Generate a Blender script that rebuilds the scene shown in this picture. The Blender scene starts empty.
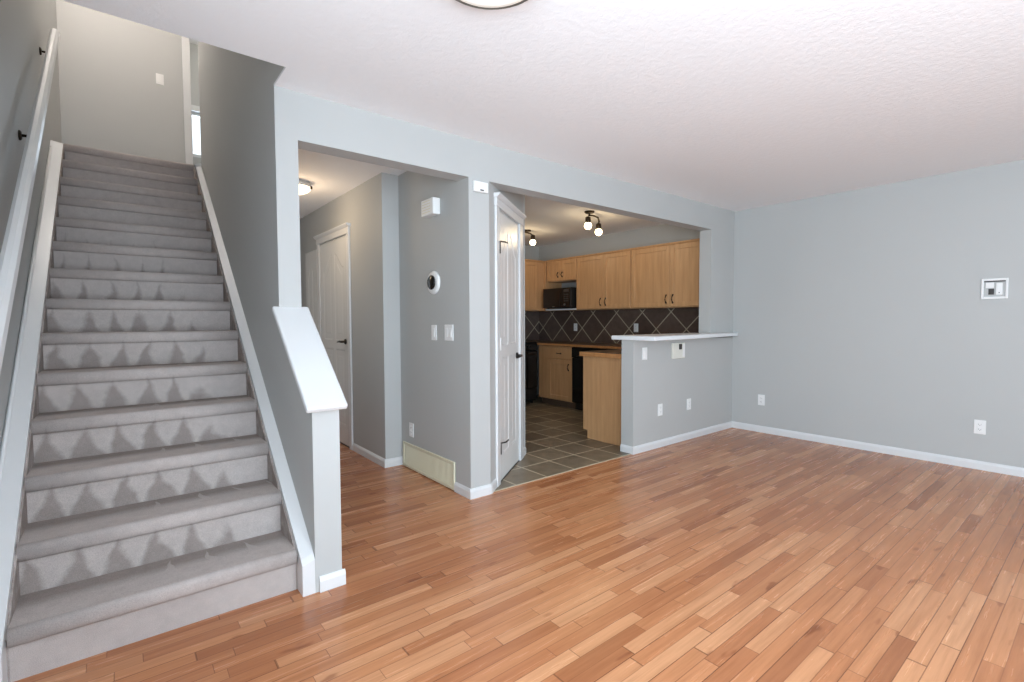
import bpy, bmesh, math, random
from mathutils import Vector, Matrix

random.seed(7)
scene = bpy.context.scene
COL = scene.collection

# ------------------------------------------------------------------ camera
YAW, PITCH, ROLL, FPX, CAMH = math.radians(38.6306), math.radians(2.3335), math.radians(-0.2345), 490.0, 1.2219
fw = Vector((math.sin(YAW)*math.cos(PITCH), math.cos(YAW)*math.cos(PITCH), -math.sin(PITCH)))
r0 = Vector((math.cos(YAW), -math.sin(YAW), 0))
u0 = r0.cross(fw)
r1 = r0*math.cos(ROLL) + u0*math.sin(ROLL)
u1 = u0*math.cos(ROLL) - r0*math.sin(ROLL)
cam_data = bpy.data.cameras.new('camera')
cam_data.sensor_width = 36.0
cam_data.lens = FPX/1024*36.0
cam_data.clip_start = 0.02
cam = bpy.data.objects.new('camera', cam_data)
COL.objects.link(cam)
M = Matrix.Identity(4)
for i in range(3):
    M[i][0], M[i][1], M[i][2] = r1[i], u1[i], -fw[i]
M[0][3], M[1][3], M[2][3] = 0, 0, CAMH
cam.matrix_world = M
scene.camera = cam

# ------------------------------------------------------------------ world, exposure
scene.view_settings.view_transform = 'Standard'
scene.view_settings.look = 'None'
scene.view_settings.gamma = 1.0
scene.view_settings.use_curve_mapping = False
scene.view_settings.exposure = 0.27
world = bpy.data.worlds.new('world')
scene.world = world
world.use_nodes = True
bg = world.node_tree.nodes['Background']
bg.inputs['Color'].default_value = (0.82, 0.91, 1.0, 1)
bg.inputs['Strength'].default_value = 1.6


def area(name, loc, rot, sx, sy, power, color):
    d = bpy.data.lights.new(name, 'AREA')
    d.shape = 'RECTANGLE'
    d.size, d.size_y = sx, sy
    d.energy = power
    d.color = color
    o = bpy.data.objects.new(name, d)
    o.location = loc
    o.rotation_euler = rot
    COL.objects.link(o)
    return o


def point(name, loc, power, color, radius=0.05):
    d = bpy.data.lights.new(name, 'POINT')
    d.energy = power
    d.color = color
    d.shadow_soft_size = radius
    o = bpy.data.objects.new(name, d)
    o.location = loc
    COL.objects.link(o)
    return o


# daylight entering by the big windows of the living room (behind the camera)
R90 = math.radians(90)
DAY = (0.71, 0.865, 1.0)
UP = math.radians(25)
area('patio_daylight', (1.2, -2.72, 1.15), (R90+UP, 0, 0), 2.0, 2.0, 115, DAY)
area('side_window_daylight', (-0.53, -0.4, 1.3), (R90+UP, 0, -R90), 1.8, 1.6, 140, DAY)
# daylight of the upstairs window
area('upstairs_daylight', (1.45, 8.62, 3.95), (-R90, 0, 0), 1.1, 0.7, 25, DAY)

# ------------------------------------------------------------------ measures
XL = -0.41       # left wall
XS, XS1 = 0.655, 0.767   # wall beside the stairs
Y0, Y0B = 2.777, 2.911   # main wall front / back
XR = 5.427
ZC = 2.44
ZU = 5.23
XP0, XP1 = 1.852, 2.02
YK = 3.834
XQ = 1.7045
XB, XJ = 3.6275, 4.94
ZH = 2.188
YB = 6.07
YBACK = -2.6
YLAND = 6.8


# ------------------------------------------------------------------ materials
def lin(c):
    c = c/255.0
    return c/12.92 if c <= 0.04045 else ((c+0.055)/1.055)**2.4


def rgb(r, g, b):
    return (lin(r), lin(g), lin(b), 1)


class NT:
    def __init__(self, name):
        self.m = bpy.data.materials.new(name)
        self.m.use_nodes = True
        self.t = self.m.node_tree
        self.p = self.t.nodes['Principled BSDF']

    def n(self, typ, **kw):
        nd = self.t.nodes.new(typ)
        for k, v in kw.items():
            setattr(nd, k, v)
        return nd

    def l(self, a, b):
        self.t.links.new(a, b)

    def math(self, op, a, b=None, c=None):
        nd = self.n('ShaderNodeMath', operation=op)
        for i, v in enumerate((a, b, c)):
            if v is None:
                continue
            if isinstance(v, (int, float)):
                nd.inputs[i].default_value = v
            else:
                self.l(v, nd.inputs[i])
        return nd.outputs[0]

    def mix(self, fac, a, b, blend='MIX'):
        nd = self.n('ShaderNodeMix', data_type='RGBA', blend_type=blend)
        for i, v in ((0, fac), (6, a), (7, b)):
            if isinstance(v, (int, float)):
                nd.inputs[i].default_value = v
            elif isinstance(v, tuple):
                nd.inputs[i].default_value = v
            else:
                self.l(v, nd.inputs[i])
        return nd.outputs[2]

    def pos(self):
        return self.n('ShaderNodeNewGeometry').outputs['Position']

    def xyz(self, v=None):
        s = self.n('ShaderNodeSeparateXYZ')
        self.l(v if v is not None else self.pos(), s.inputs[0])
        return s.outputs

    def comb(self, x, y, z):
        c = self.n('ShaderNodeCombineXYZ')
        for i, v in enumerate((x, y, z)):
            if isinstance(v, (int, float)):
                c.inputs[i].default_value = v
            else:
                self.l(v, c.inputs[i])
        return c.outputs[0]

    def noise(self, vec, scale, detail=2, rough=0.5):
        nd = self.n('ShaderNodeTexNoise')
        nd.inputs['Scale'].default_value = scale
        nd.inputs['Detail'].default_value = detail
        nd.inputs['Roughness'].default_value = rough
        if vec is not None:
            self.l(vec, nd.inputs['Vector'])
        return nd.outputs['Fac']

    def ramp(self, fac, stops):
        nd = self.n('ShaderNodeValToRGB')
        cr = nd.color_ramp
        while len(cr.elements) < len(stops):
            cr.elements.new(0.5)
        for e, (p, c) in zip(cr.elements, stops):
            e.position = p
            e.color = c
        self.l(fac, nd.inputs[0])
        return nd.outputs[0]

    def bump(self, h, strength, dist=0.01):
        nd = self.n('ShaderNodeBump')
        nd.inputs['Strength'].default_value = strength
        nd.inputs['Distance'].default_value = dist
        self.l(h, nd.inputs['Height'])
        self.l(nd.outputs[0], self.p.inputs['Normal'])


def plain(name, c, rough=0.5, var=0.04, scale=6.0, bump=0.0, bscale=200.0, metal=0.0, spec=0.5, emit=None, es=0.0):
    k = NT(name)
    nz = k.noise(k.pos(), scale, 3)
    col = rgb(*c)
    dark = tuple(v*(1-var) for v in col[:3]) + (1,)
    lite = tuple(min(1, v*(1+var)) for v in col[:3]) + (1,)
    k.l(k.mix(nz, dark, lite), k.p.inputs['Base Color'])
    k.p.inputs['Roughness'].default_value = rough
    k.p.inputs['Metallic'].default_value = metal
    k.p.inputs['Specular IOR Level'].default_value = spec
    if bump:
        k.bump(k.noise(k.pos(), bscale, 2), bump, 0.002)
    if emit:
        k.p.inputs['Emission Color'].default_value = rgb(*emit)
        k.p.inputs['Emission Strength'].default_value = es
    return k.m


MAT = {}
MAT['wall'] = plain('grey_wall_paint', (187, 188, 186), 0.55, 0.02, 2.0, 0.10, 350, spec=0.3)
MAT['white'] = plain('white_trim_paint', (222, 223, 223), 0.32, 0.015, 3.0)
MAT['door'] = plain('white_door_paint', (232, 232, 230), 0.22, 0.015, 3.0)
MAT['plastic'] = plain('white_plastic', (238, 238, 236), 0.35, 0.01, 5.0)
MAT['cream'] = plain('cream_enamel', (222, 217, 190), 0.4, 0.02, 5.0)
MAT['box_cream'] = plain('pale_box_enamel', (228, 227, 216), 0.4, 0.02, 5.0)
MAT['black'] = plain('black_gloss', (14, 14, 15), 0.12, 0.1, 5.0)
MAT['blackmatte'] = plain('black_matte', (22, 22, 22), 0.5, 0.1, 5.0)
MAT['bronze'] = plain('dark_bronze', (62, 52, 42), 0.35, 0.1, 30.0, metal=0.8)
MAT['nickel'] = plain('brushed_nickel', (150, 145, 138), 0.3, 0.06, 30.0, metal=0.9)
MAT['steel_dark'] = plain('dark_lever_metal', (66, 64, 62), 0.3, 0.06, 30.0, metal=0.85)
MAT['slot'] = plain('dark_slot', (60, 58, 56), 0.6, 0.05, 5.0)
MAT['counter_edge'] = plain('white_laminate', (235, 237, 238), 0.3, 0.015, 4.0)
MAT['counter_top'] = plain('brown_laminate', (92, 70, 52), 0.3, 0.25, 60.0)
MAT['bulb'] = plain('glowing_bulb', (255, 250, 235), 0.3, 0.01, 5.0, emit=(255, 226, 170), es=8.0)
MAT['dome'] = plain('lit_frosted_glass', (250, 246, 236), 0.3, 0.01, 5.0, emit=(255, 232, 190), es=2.2)
MAT['dome_faint'] = plain('frosted_glass', (250, 250, 250), 0.25, 0.01, 5.0, emit=(255, 250, 240), es=0.42)  # frosted glass with a weak emission
MAT['toe'] = plain('dark_toe_kick', (92, 72, 56), 0.6, 0.1, 8.0)
MAT['grille_slot'] = plain('grille_shade', (150, 145, 118), 0.55, 0.03, 8.0)


def mat_ceiling():
    k = NT('textured_ceiling_paint')
    n1 = k.noise(k.pos(), 30, 4, 0.6)
    r = k.ramp(n1, [(0.42, (0, 0, 0, 1)), (0.58, (1, 1, 1, 1))])
    k.p.inputs['Base Color'].default_value = rgb(246, 246, 247)
    k.p.inputs['Roughness'].default_value = 0.8
    k.p.inputs['Specular IOR Level'].default_value = 0.1
    k.bump(r, 0.16, 0.004)
    return k.m


MAT['ceiling'] = mat_ceiling()


def mat_floor():
    k = NT('honey_hardwood_strips')
    x, y, z = k.xyz()
    W = 0.0572
    row = k.math('DIVIDE', y, W)
    ri = k.math('FLOOR', row)
    rf = k.math('FRACT', row)
    wn = k.n('ShaderNodeTexWhiteNoise', noise_dimensions='1D')
    k.l(ri, wn.inputs['W'])
    L = k.math('MULTIPLY_ADD', wn.outputs['Value'], 0.35, 0.42)
    wn2 = k.n('ShaderNodeTexWhiteNoise', noise_dimensions='1D')
    k.l(k.math('ADD', ri, 77.3), wn2.inputs['W'])
    off = k.math('MULTIPLY', wn2.outputs['Value'], 5.0)
    px = k.math('DIVIDE', k.math('ADD', x, off), L)
    # irregular lengths: warp the running coordinate a little
    px = k.math('ADD', px, k.math('MULTIPLY', k.math('SINE', k.math('MULTIPLY_ADD', px, 2.1, ri)), 0.28))
    pi_ = k.math('FLOOR', px)
    pf = k.math('FRACT', px)
    wn3 = k.n('ShaderNodeTexWhiteNoise', noise_dimensions='2D')
    k.l(k.comb(ri, pi_, 0), wn3.inputs['Vector'])
    tone = wn3.outputs['Value']
    base = k.ramp(tone, [(0.0, rgb(164, 104, 68)), (0.12, rgb(179, 116, 77)), (0.4, rgb(190, 127, 86)),
                         (0.72, rgb(198, 136, 94)), (1.0, rgb(210, 152, 110))])
    # grain: noise stretched along the strip, shifted per strip
    gv = k.comb(k.math('MULTIPLY', x, 2.2), k.math('MULTIPLY', y, 45.0), k.math('MULTIPLY', tone, 40.0))
    g = k.noise(gv, 1.0, 4, 0.6)
    gr = k.ramp(g, [(0.3, (0.80, 0.76, 0.72, 1)), (0.55, (1, 1, 1, 1)), (0.8, (1.06, 1.05, 1.03, 1))])
    c = k.mix(1.0, base, gr, 'MULTIPLY')
    # cathedral figure and knots
    kv = k.comb(k.math('MULTIPLY', x, 5.0), k.math('MULTIPLY', y, 16.0), k.math('MULTIPLY', tone, 20.0))
    kn = k.noise(kv, 1.0, 2, 0.5)
    kr = k.ramp(kn, [(0.0, (0.52, 0.42, 0.36, 1)), (0.25, (0.6, 0.5, 0.45, 1)), (0.33, (1, 1, 1, 1)), (1.0, (1, 1, 1, 1))])
    c = k.mix(0.9, c, kr, 'MULTIPLY')
    # joints
    def near(f, w):
        a = k.math('LESS_THAN', f, w)
        b = k.math('GREATER_THAN', f, 1-w)
        return k.math('MAXIMUM', a, b)
    j1 = near(rf, 0.026)
    j2 = near(pf, 0.0035)
    wn4 = k.n('ShaderNodeTexWhiteNoise', noise_dimensions='1D')
    k.l(k.math('FLOOR', k.math('ADD', row, 0.5)), wn4.inputs['W'])
    js = k.math('MULTIPLY_ADD', wn4.outputs['Value'], 0.60, 0.30)
    j = k.math('MAXIMUM', k.math('MULTIPLY', j1, js), k.math('MULTIPLY', j2, 0.6))
    c = k.mix(j, c, rgb(84, 46, 28))
    k.l(c, k.p.inputs['Base Color'])
    rr = k.math('MULTIPLY_ADD', g, 0.12, 0.20)
    k.l(rr, k.p.inputs['Roughness'])
    k.p.inputs['Specular IOR Level'].default_value = 0.5
    k.bump(k.math('SUBTRACT', k.math('MULTIPLY', g, 0.15), j), 0.05, 0.002)
    return k.m


MAT['floor'] = mat_floor()


def mat_tile():
    k = NT('brown_floor_tile')
    x, y, z = k.xyz()
    P = 0.31
    u = k.math('DIVIDE', k.math('SUBTRACT', x, 2.575-31*0.31), P)
    v = k.math('DIVIDE', k.math('SUBTRACT', y, 2.79-31*0.31), P)
    uf, vf = k.math('FRACT', u), k.math('FRACT', v)
    wn = k.n('ShaderNodeTexWhiteNoise', noise_dimensions='2D')
    k.l(k.comb(k.math('FLOOR', u), k.math('FLOOR', v), 0), wn.inputs['Vector'])
    c = k.ramp(wn.outputs['Value'], [(0, rgb(112, 100, 84)), (1, rgb(140, 126, 106))])
    nz = k.noise(k.pos(), 9, 4, 0.6)
    c = k.mix(1.0, c, k.ramp(nz, [(0.3, (0.75, 0.74, 0.72, 1)), (0.7, (1.15, 1.15, 1.15, 1))]), 'MULTIPLY')
    w = 0.023
    g = k.math('MAXIMUM', k.math('MAXIMUM', k.math('LESS_THAN', uf, w), k.math('GREATER_THAN', uf, 1-w)),
               k.math('MAXIMUM', k.math('LESS_THAN', vf, w), k.math('GREATER_THAN', vf, 1-w)))
    c = k.mix(g, c, rgb(196, 182, 156))
    k.l(c, k.p.inputs['Base Color'])
    k.p.inputs['Roughness'].default_value = 0.38
    k.bump(k.math('MULTIPLY', g, -1.0), 0.2, 0.003)
    return k.m


MAT['tile'] = mat_tile()


def mat_backsplash():
    k = NT('brown_diamond_wall_tile')
    x, y, z = k.xyz()
    P = 0.434
    h = k.math('ADD', y, x)          # runs along either wall
    a = k.math('SUBTRACT', h, 4.44+5.42-20*P)
    b = k.math('SUBTRACT', z, 0.895-20*P)
    s = k.math('DIVIDE', k.math('ADD', a, b), P)
    d = k.math('DIVIDE', k.math('SUBTRACT', k.math('ADD', a, 50*P), b), P)
    sf, df = k.math('FRACT', s), k.math('FRACT', d)
    wn = k.n('ShaderNodeTexWhiteNoise', noise_dimensions='2D')
    k.l(k.comb(k.math('FLOOR', s), k.math('FLOOR', d), 0), wn.inputs['Vector'])
    c = k.ramp(wn.outputs['Value'], [(0, rgb(84, 68, 60)), (1, rgb(106, 88, 78))])
    nz = k.noise(k.pos(), 14, 4, 0.6)
    c = k.mix(1.0, c, k.ramp(nz, [(0.3, (0.8, 0.79, 0.78, 1)), (0.7, (1.12, 1.12, 1.12, 1))]), 'MULTIPLY')
    w = 0.021
    g = k.math('MAXIMUM', k.math('MAXIMUM', k.math('LESS_THAN', sf, w), k.math('GREATER_THAN', sf, 1-w)),
               k.math('MAXIMUM', k.math('LESS_THAN', df, w), k.math('GREATER_THAN', df, 1-w)))
    c = k.mix(g, c, rgb(186, 172, 150))
    k.l(c, k.p.inputs['Base Color'])
    k.p.inputs['Roughness'].default_value = 0.3
    return k.m


MAT['backsplash'] = mat_backsplash()


def mat_maple(name, c0, c1):
    k = NT(name)
    x, y, z = k.xyz()
    v = k.comb(k.math('MULTIPLY', x, 26.0), k.math('MULTIPLY', y, 26.0), k.math('MULTIPLY', z, 2.0))
    g = k.noise(v, 1.0, 4, 0.6)
    k.l(k.ramp(g, [(0.3, rgb(*c0)), (0.7, rgb(*c1))]), k.p.inputs['Base Color'])
    k.p.inputs['Roughness'].default_value = 0.35
    return k.m


MAT['maple'] = mat_maple('maple_cabinet_wood', (188, 142, 98), (206, 160, 115))
MAT['maple_edge'] = mat_maple('oak_counter_edge', (176, 122, 74), (196, 142, 92))


def mat_carpet():
    k = NT('taupe_cut_pile_carpet')
    uv = k.n('ShaderNodeUVMap')
    uv.uv_map = 'nap'
    s = k.xyz(uv.outputs[0])
    u, v = s[0], s[1]
    fine = k.noise(k.pos(), 420, 2, 0.7)
    mid = k.noise(k.pos(), 22, 3, 0.6)
    big = k.noise(k.pos(), 5, 2, 0.5)
    # riser: nap brushed into teeth by the vacuum (v 0..1); tread: bands (v 2..3)
    wob = k.math('MULTIPLY_ADD', big, 0.12, -0.06)
    tri = k.math('PINGPONG', k.math('ADD', u, wob), 0.067)
    tri = k.math('DIVIDE', tri, 0.067)
    vr = k.math('ADD', v, k.math('MULTIPLY_ADD', mid, 0.22, -0.11))
    amp = k.math('MULTIPLY', k.math('SUBTRACT', 0.88, k.math('ADD', u, k.math('MULTIPLY', wob, 2.0))), 4.5)
    amp.node.use_clamp = True
    tooth = k.math('SUBTRACT', k.math('MULTIPLY', k.math('MULTIPLY', tri, 0.74), amp), vr)
    tooth = k.math('MULTIPLY_ADD', tooth, 4.0, 0.5)
    tooth.node.use_clamp = True
    inx = k.math('LESS_THAN', u, 0.86)
    isr = k.math('LESS_THAN', v, 1.01)
    teeth = k.math('MULTIPLY', k.math('MULTIPLY', tooth, inx), isr)
    vt = k.math('SUBTRACT', v, 2.0)
    band = k.math('MULTIPLY_ADD', k.math('ADD', k.math('SUBTRACT', vt, 0.50), k.math('MULTIPLY_ADD', mid, 0.3, -0.15)), 4.0, 0.0)
    band.node.use_clamp = True
    band = k.math('MULTIPLY', band, k.math('GREATER_THAN', v, 1.9))
    # pale wedges left in the tread
    saw = k.math('FRACT', k.math('MULTIPLY', k.math('ADD', u, wob), 6.3))
    wedge = k.math('MULTIPLY', k.math('LESS_THAN', saw, k.math('MULTIPLY_ADD', vt, -0.55, 0.50)), k.math('GREATER_THAN', u, 0.36))
    band = k.math('MULTIPLY', band, k.math('MULTIPLY_ADD', wedge, -0.8, 1.0))
    dark = k.math('MAXIMUM', teeth, band)
    dark = k.math('MULTIPLY', dark, 0.75)
    c = k.mix(dark, rgb(195, 185, 180), rgb(148, 136, 129))
    c = k.mix(1.0, c, k.ramp(fine, [(0.25, (0.72, 0.72, 0.72, 1)), (0.75, (1.16, 1.16, 1.16, 1))]), 'MULTIPLY')
    c = k.mix(0.5, c, k.ramp(mid, [(0.3, (0.86, 0.86, 0.86, 1)), (0.7, (1.1, 1.1, 1.1, 1))]), 'MULTIPLY')
    k.l(c, k.p.inputs['Base Color'])
    k.p.inputs['Roughness'].default_value = 0.95
    k.p.inputs['Specular IOR Level'].default_value = 0.05
    k.bump(fine, 0.5, 0.004)
    return k.m


MAT['carpet'] = mat_carpet()


def mat_glass():
    k = NT('window_glass')
    k.t.nodes.remove(k.p)
    tr = k.n('ShaderNodeBsdfTransparent')
    gl = k.n('ShaderNodeBsdfGlossy')
    gl.inputs['Roughness'].default_value = 0.02
    mx = k.n('ShaderNodeMixShader')
    mx.inputs[0].default_value = 0.06
    k.l(tr.outputs[0], mx.inputs[1])
    k.l(gl.outputs[0], mx.inputs[2])
    k.l(mx.outputs[0], k.t.nodes['Material Output'].inputs[0])
    return k.m


MAT['glass'] = mat_glass()


# ------------------------------------------------------------------ mesh helpers
class MB:
    def __init__(self):
        self.bm = bmesh.new()

    def box(self, x0, x1, y0, y1, z0, z1, bevel=0.0, rot=None, seg=2):
        """axis-aligned box; rot = Matrix applied afterwards"""
        t = bmesh.new()
        bmesh.ops.create_cube(t, size=1.0)
        for v in t.verts:
            v.co = Vector(((x0+x1)/2 + v.co.x*(x1-x0), (y0+y1)/2 + v.co.y*(y1-y0), (z0+z1)/2 + v.co.z*(z1-z0)))
        if bevel:
            bmesh.ops.bevel(t, geom=t.edges[:], offset=bevel, segments=seg, affect='EDGES', profile=0.5)
        if rot:
            bmesh.ops.transform(t, matrix=rot, verts=t.verts[:])
        self._add(t)
        return self

    def _add(self, t):
        me = bpy.data.meshes.new('tmp')
        t.to_mesh(me)
        t.free()
        self.bm.from_mesh(me)
        bpy.data.meshes.remove(me)

    def prism(self, pts, fn0, fn1, bevel=0.0):
        """polygon pts (a, b) mapped by fn0 / fn1 to the two end caps"""
        t = bmesh.new()
        A = [t.verts.new(fn0(a, b)) for a, b in pts]
        B = [t.verts.new(fn1(a, b)) for a, b in pts]
        t.faces.new(A[::-1])
        t.faces.new(B)
        n = len(pts)
        for i in range(n):
            t.faces.new((A[i], A[(i+1) % n], B[(i+1) % n], B[i]))
        bmesh.ops.recalc_face_normals(t, faces=t.faces[:])
        if bevel:
            bmesh.ops.bevel(t, geom=t.edges[:], offset=bevel, segments=2, affect='EDGES', profile=0.5)
        self._add(t)
        return self

    def lathe(self, prof, loc, axis='Z', seg=28):
        t = bmesh.new()
        rings = []
        for r, h in prof:
            ring = []
            for i in range(seg):
                a = 2*math.pi*i/seg
                p = (r*math.cos(a), r*math.sin(a), h)
                if axis == 'X':
                    p = (p[2], p[0], p[1])
                elif axis == 'Y':
                    p = (p[0], p[2], p[1])
                ring.append(t.verts.new(Vector(p)+Vector(loc)))
            rings.append(ring)
        for a, b in zip(rings, rings[1:]):
            for i in range(seg):
                t.faces.new((a[i], a[(i+1) % seg], b[(i+1) % seg], b[i]))
        t.faces.new(rings[0][::-1])
        t.faces.new(rings[-1])
        bmesh.ops.remove_doubles(t, verts=t.verts[:], dist=1e-5)
        bmesh.ops.recalc_face_normals(t, faces=t.faces[:])
        for f in t.faces:
            f.smooth = True
        self._add(t)
        return self

    def tube(self, pts, r, seg=10):
        t = bmesh.new()
        pts = [Vector(p) for p in pts]
        rings = []
        for i, p in enumerate(pts):
            d = (pts[min(i+1, len(pts)-1)] - pts[max(i-1, 0)]).normalized()
            a = d.cross(Vector((0, 0, 1)))
            if a.length < 1e-3:
                a = d.cross(Vector((1, 0, 0)))
            a.normalize()
            b = d.cross(a)
            rr = r[i] if isinstance(r, (list, tuple)) else r
            rings.append([t.verts.new(p + (a*math.cos(2*math.pi*j/seg) + b*math.sin(2*math.pi*j/seg))*rr) for j in range(seg)])
        for a, b in zip(rings, rings[1:]):
            for j in range(seg):
                t.faces.new((a[j], a[(j+1) % seg], b[(j+1) % seg], b[j]))
        t.faces.new(rings[0][::-1])
        t.faces.new(rings[-1])
        bmesh.ops.recalc_face_normals(t, faces=t.faces[:])
        for f in t.faces:
            f.smooth = True
        self._add(t)
        return self

    def build(self, name, mat, parent=None, matrix=None):
        """mesh made in world coordinates (or in the frame of matrix); stored about the parent or about its own base"""
        me = bpy.data.meshes.new(name)
        if matrix is not None:
            bmesh.ops.transform(self.bm, matrix=matrix, verts=self.bm.verts[:])
        if parent is not None:
            org = world_loc(parent)
        else:
            vs = self.bm.verts
            xs = [v.co.x for v in vs]; ys = [v.co.y for v in vs]; zs = [v.co.z for v in vs]
            org = Vector(((min(xs)+max(xs))/2, (min(ys)+max(ys))/2, min(zs)))
        bmesh.ops.translate(self.bm, vec=-org, verts=self.bm.verts[:])
        self.bm.to_mesh(me)
        self.bm.free()
        me.materials.append(MAT[mat])
        o = bpy.data.objects.new(name, me)
        COL.objects.link(o)
        if parent is not None:
            o.parent = parent
        else:
            o.location = org
        return o


def world_loc(o):
    v = Vector((0, 0, 0))
    while o is not None:
        v += o.location
        o = o.parent
    return v


def tag(o, label=None, cat=None, group=None, kind=None):
    if label: o['label'] = label
    if cat: o['category'] = cat
    if group: o['group'] = group
    if kind: o['kind'] = kind
    return o


def thing(name, loc, label, cat, group=None, kind=None):
    o = bpy.data.objects.new(name, None)
    o.empty_display_size = 0.1
    o.location = loc
    COL.objects.link(o)
    return tag(o, label, cat, group, kind)


def struct(name, mb, mat, label, cat):
    return tag(mb.build(name, mat), label, cat, None, 'structure')


# ------------------------------------------------------------------ room shell
struct('floor', MB().box(XL-.12, XR+.12, YBACK-.12, 6.2, -.06, 0), 'floor',
       'honey brown hardwood strip floor of the living room and hall', 'floor')
mb = MB()
mb.prism([(2.03, 2.785), (XR, 2.785), (XR, YB), (2.86, YB), (2.86, 3.405)],
         lambda a, b: Vector((a, b, 0.0)), lambda a, b: Vector((a, b, 0.004)))
struct('floor_kitchen', mb, 'tile', 'square brown tile floor of the kitchen with pale grout', 'floor')

YS = 2.545
mb = MB().box(XS, XR+.12, YBACK-.12, Y0+.01, ZC, ZC+.012).box(XL-.12, XS, YBACK-.12, YS, ZC, ZC+.012)
struct('ceiling', mb, 'ceiling', 'white textured ceiling of the living room', 'ceiling')
struct('ceiling_kitchen', MB().box(XS1, XR, Y0B-.01, YB, ZC, ZC+.1), 'ceiling',
       'white ceiling of the hall and kitchen behind the beam', 'ceiling')
struct('ceiling_upstairs', MB().box(XL-.12, 3.0, YS-.12, 8.7, ZU, ZU+.1), 'ceiling', 'white ceiling above the stairwell', 'ceiling')

LW = (-1.35, 0.55, 0.45, 2.12)
struct('wall_left', MB().box(XL-.12, XL, YBACK-.12, LW[0], 0, ZU).box(XL-.12, XL, LW[1], YLAND+.12, 0, ZU)
       .box(XL-.12, XL, LW[0], LW[1], 0, LW[2]).box(XL-.12, XL, LW[0], LW[1], LW[3], ZU), 'wall',
       'grey wall at the left of the stairs carrying the white handrail', 'wall')
mb = MB()
mb.box(XS, XS1, Y0, 5.60, 0, ZU)
mb.box(XS, XS1, YS, Y0, ZC+.012, ZU)
struct('wall_stairs', mb, 'wall', 'grey wall between the carpeted stairs and the hall', 'wall')
HX0, HX1, HY = 0.655, 0.775, 2.245
mb = MB()
mb.prism([(HY, 0), (Y0, 0), (Y0, 1.275), (HY, 0.835)], lambda a, b: Vector((HX0, a, b)), lambda a, b: Vector((HX1, a, b)))
struct('wall_half', mb, 'wall', 'sloping grey half wall at the foot of the stairs under a white cap', 'wall')
mb = MB()
mb.box(XS1, XR, Y0, Y0B, ZH, ZC)                    # beam
mb.box(XP0, XP1, Y0, Y0B, 0, ZH)                    # pillar
mb.box(XJ, XR, Y0, Y0B, 1.03, ZH)                   # stub at the right
mb.box(XB, XR, Y0, Y0B, 0, 1.043)                   # bar half wall
struct('wall_main', mb, 'wall', 'grey beam, pillar and bar half wall between living room and kitchen', 'wall')
mb = MB()
mb.box(XP0, XP1-.06, Y0B, YK, 0, ZC)
mb.box(XQ, XP1-.06, YK, YK+.1, 0, ZC)
mb.box(XQ, XP1-.2, YK+.1, 6.2, 0, ZC)
struct('wall_hall', mb, 'wall', 'grey hall wall with the thermostat, the vent and a white door', 'wall')
struct('wall_hall_end', MB().box(XS1, XP1-.2, 6.2, 6.3, 0, ZC), 'wall', 'wall at the far end of the hall', 'wall')
struct('wall_right', MB().box(XR, XR+.12, YBACK-.12, YB+.12, 0, ZC), 'wall', 'long plain grey wall at the right of the living room', 'wall')
struct('wall_kitchen', MB().box(2.75, XR, YB, YB+.12, 0, ZC), 'wall', 'grey back wall of the kitchen', 'wall')

# pantry wall, set on a slant; local frame: s along the wall, t out of the wall, z up
PA = Vector((XP1, Y0, 0)); PU = Vector((.8025, .5965, 0)); PN = Vector((.5965, -.8025, 0))
PM = Matrix(((PU.x, PN.x, 0, PA.x), (PU.y, PN.y, 0, PA.y), (0, 0, 1, 0), (0, 0, 0, 1)))
mb = MB()
mb.box(0.0, 1.06, -.1, 0, 0, ZC, rot=PM)
mb.box(2.77, 2.868, 3.40, YB, 0, ZC)
struct('wall_pantry', mb, 'wall', 'slanting grey wall around the white pantry door', 'wall')

# wall behind the camera with a patio window and a window
mb = MB()
W1 = (0.15, 2.25, 0.08, 2.12)
y0, y1 = YBACK-.12, YBACK
mb.box(XL, W1[0], y0, y1, 0, ZC).box(W1[0], W1[1], y0, y1, 0, W1[2]).box(W1[0], W1[1], y0, y1, W1[3], ZC)
mb.box(W1[1], XR, y0, y1, 0, ZC)
struct('wall_back', mb, 'wall', 'wall with the big windows opposite the kitchen', 'wall')


def window(name, x0, x1, z0, z1, y, label, mull):
    w = thing(name, ((x0+x1)/2, y, z0), label, 'window', None, 'structure')
    f = MB()
    d0, d1 = y-.04, y+.04
    f.box(x0, x0+.05, d0, d1, z0, z1, .004).box(x1-.05, x1, d0, d1, z0, z1, .004)
    f.box(x0+.05, x1-.05, d0, d1, z0, z0+.05, .004).box(x0+.05, x1-.05, d0, d1, z1-.05, z1, .004)
    for m in mull:
        f.box(m-.03, m+.03, d0, d1, z0+.05, z1-.05, .004)
    f.build('window_frame', 'white', w)
    MB().box(x0+.04, x1-.04, y-.004, y+.004, z0+.04, z1-.04).build('window_pane', 'glass', w)
    return w


window('window_1', W1[0], W1[1], W1[2], W1[3], YBACK-.06, 'wide patio window opposite the kitchen', [1.2])

w3 = thing('window_3', (XL-.06, -.4, LW[2]), 'side window of the living room near the foot of the stairs', 'window', None, 'structure')
f = MB()
f.box(XL-.1, XL-.02, LW[0], LW[0]+.05, LW[2], LW[3], .004).box(XL-.1, XL-.02, LW[1]-.05, LW[1], LW[2], LW[3], .004)
f.box(XL-.1, XL-.02, LW[0]+.05, LW[1]-.05, LW[2], LW[2]+.05, .004).box(XL-.1, XL-.02, LW[0]+.05, LW[1]-.05, LW[3]-.05, LW[3], .004)
f.build('window_frame', 'white', w3)
MB().box(XL-.064, XL-.056, LW[0]+.04, LW[1]-.04, LW[2]+.04, LW[3]-.04).build('window_pane', 'glass', w3)

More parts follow.
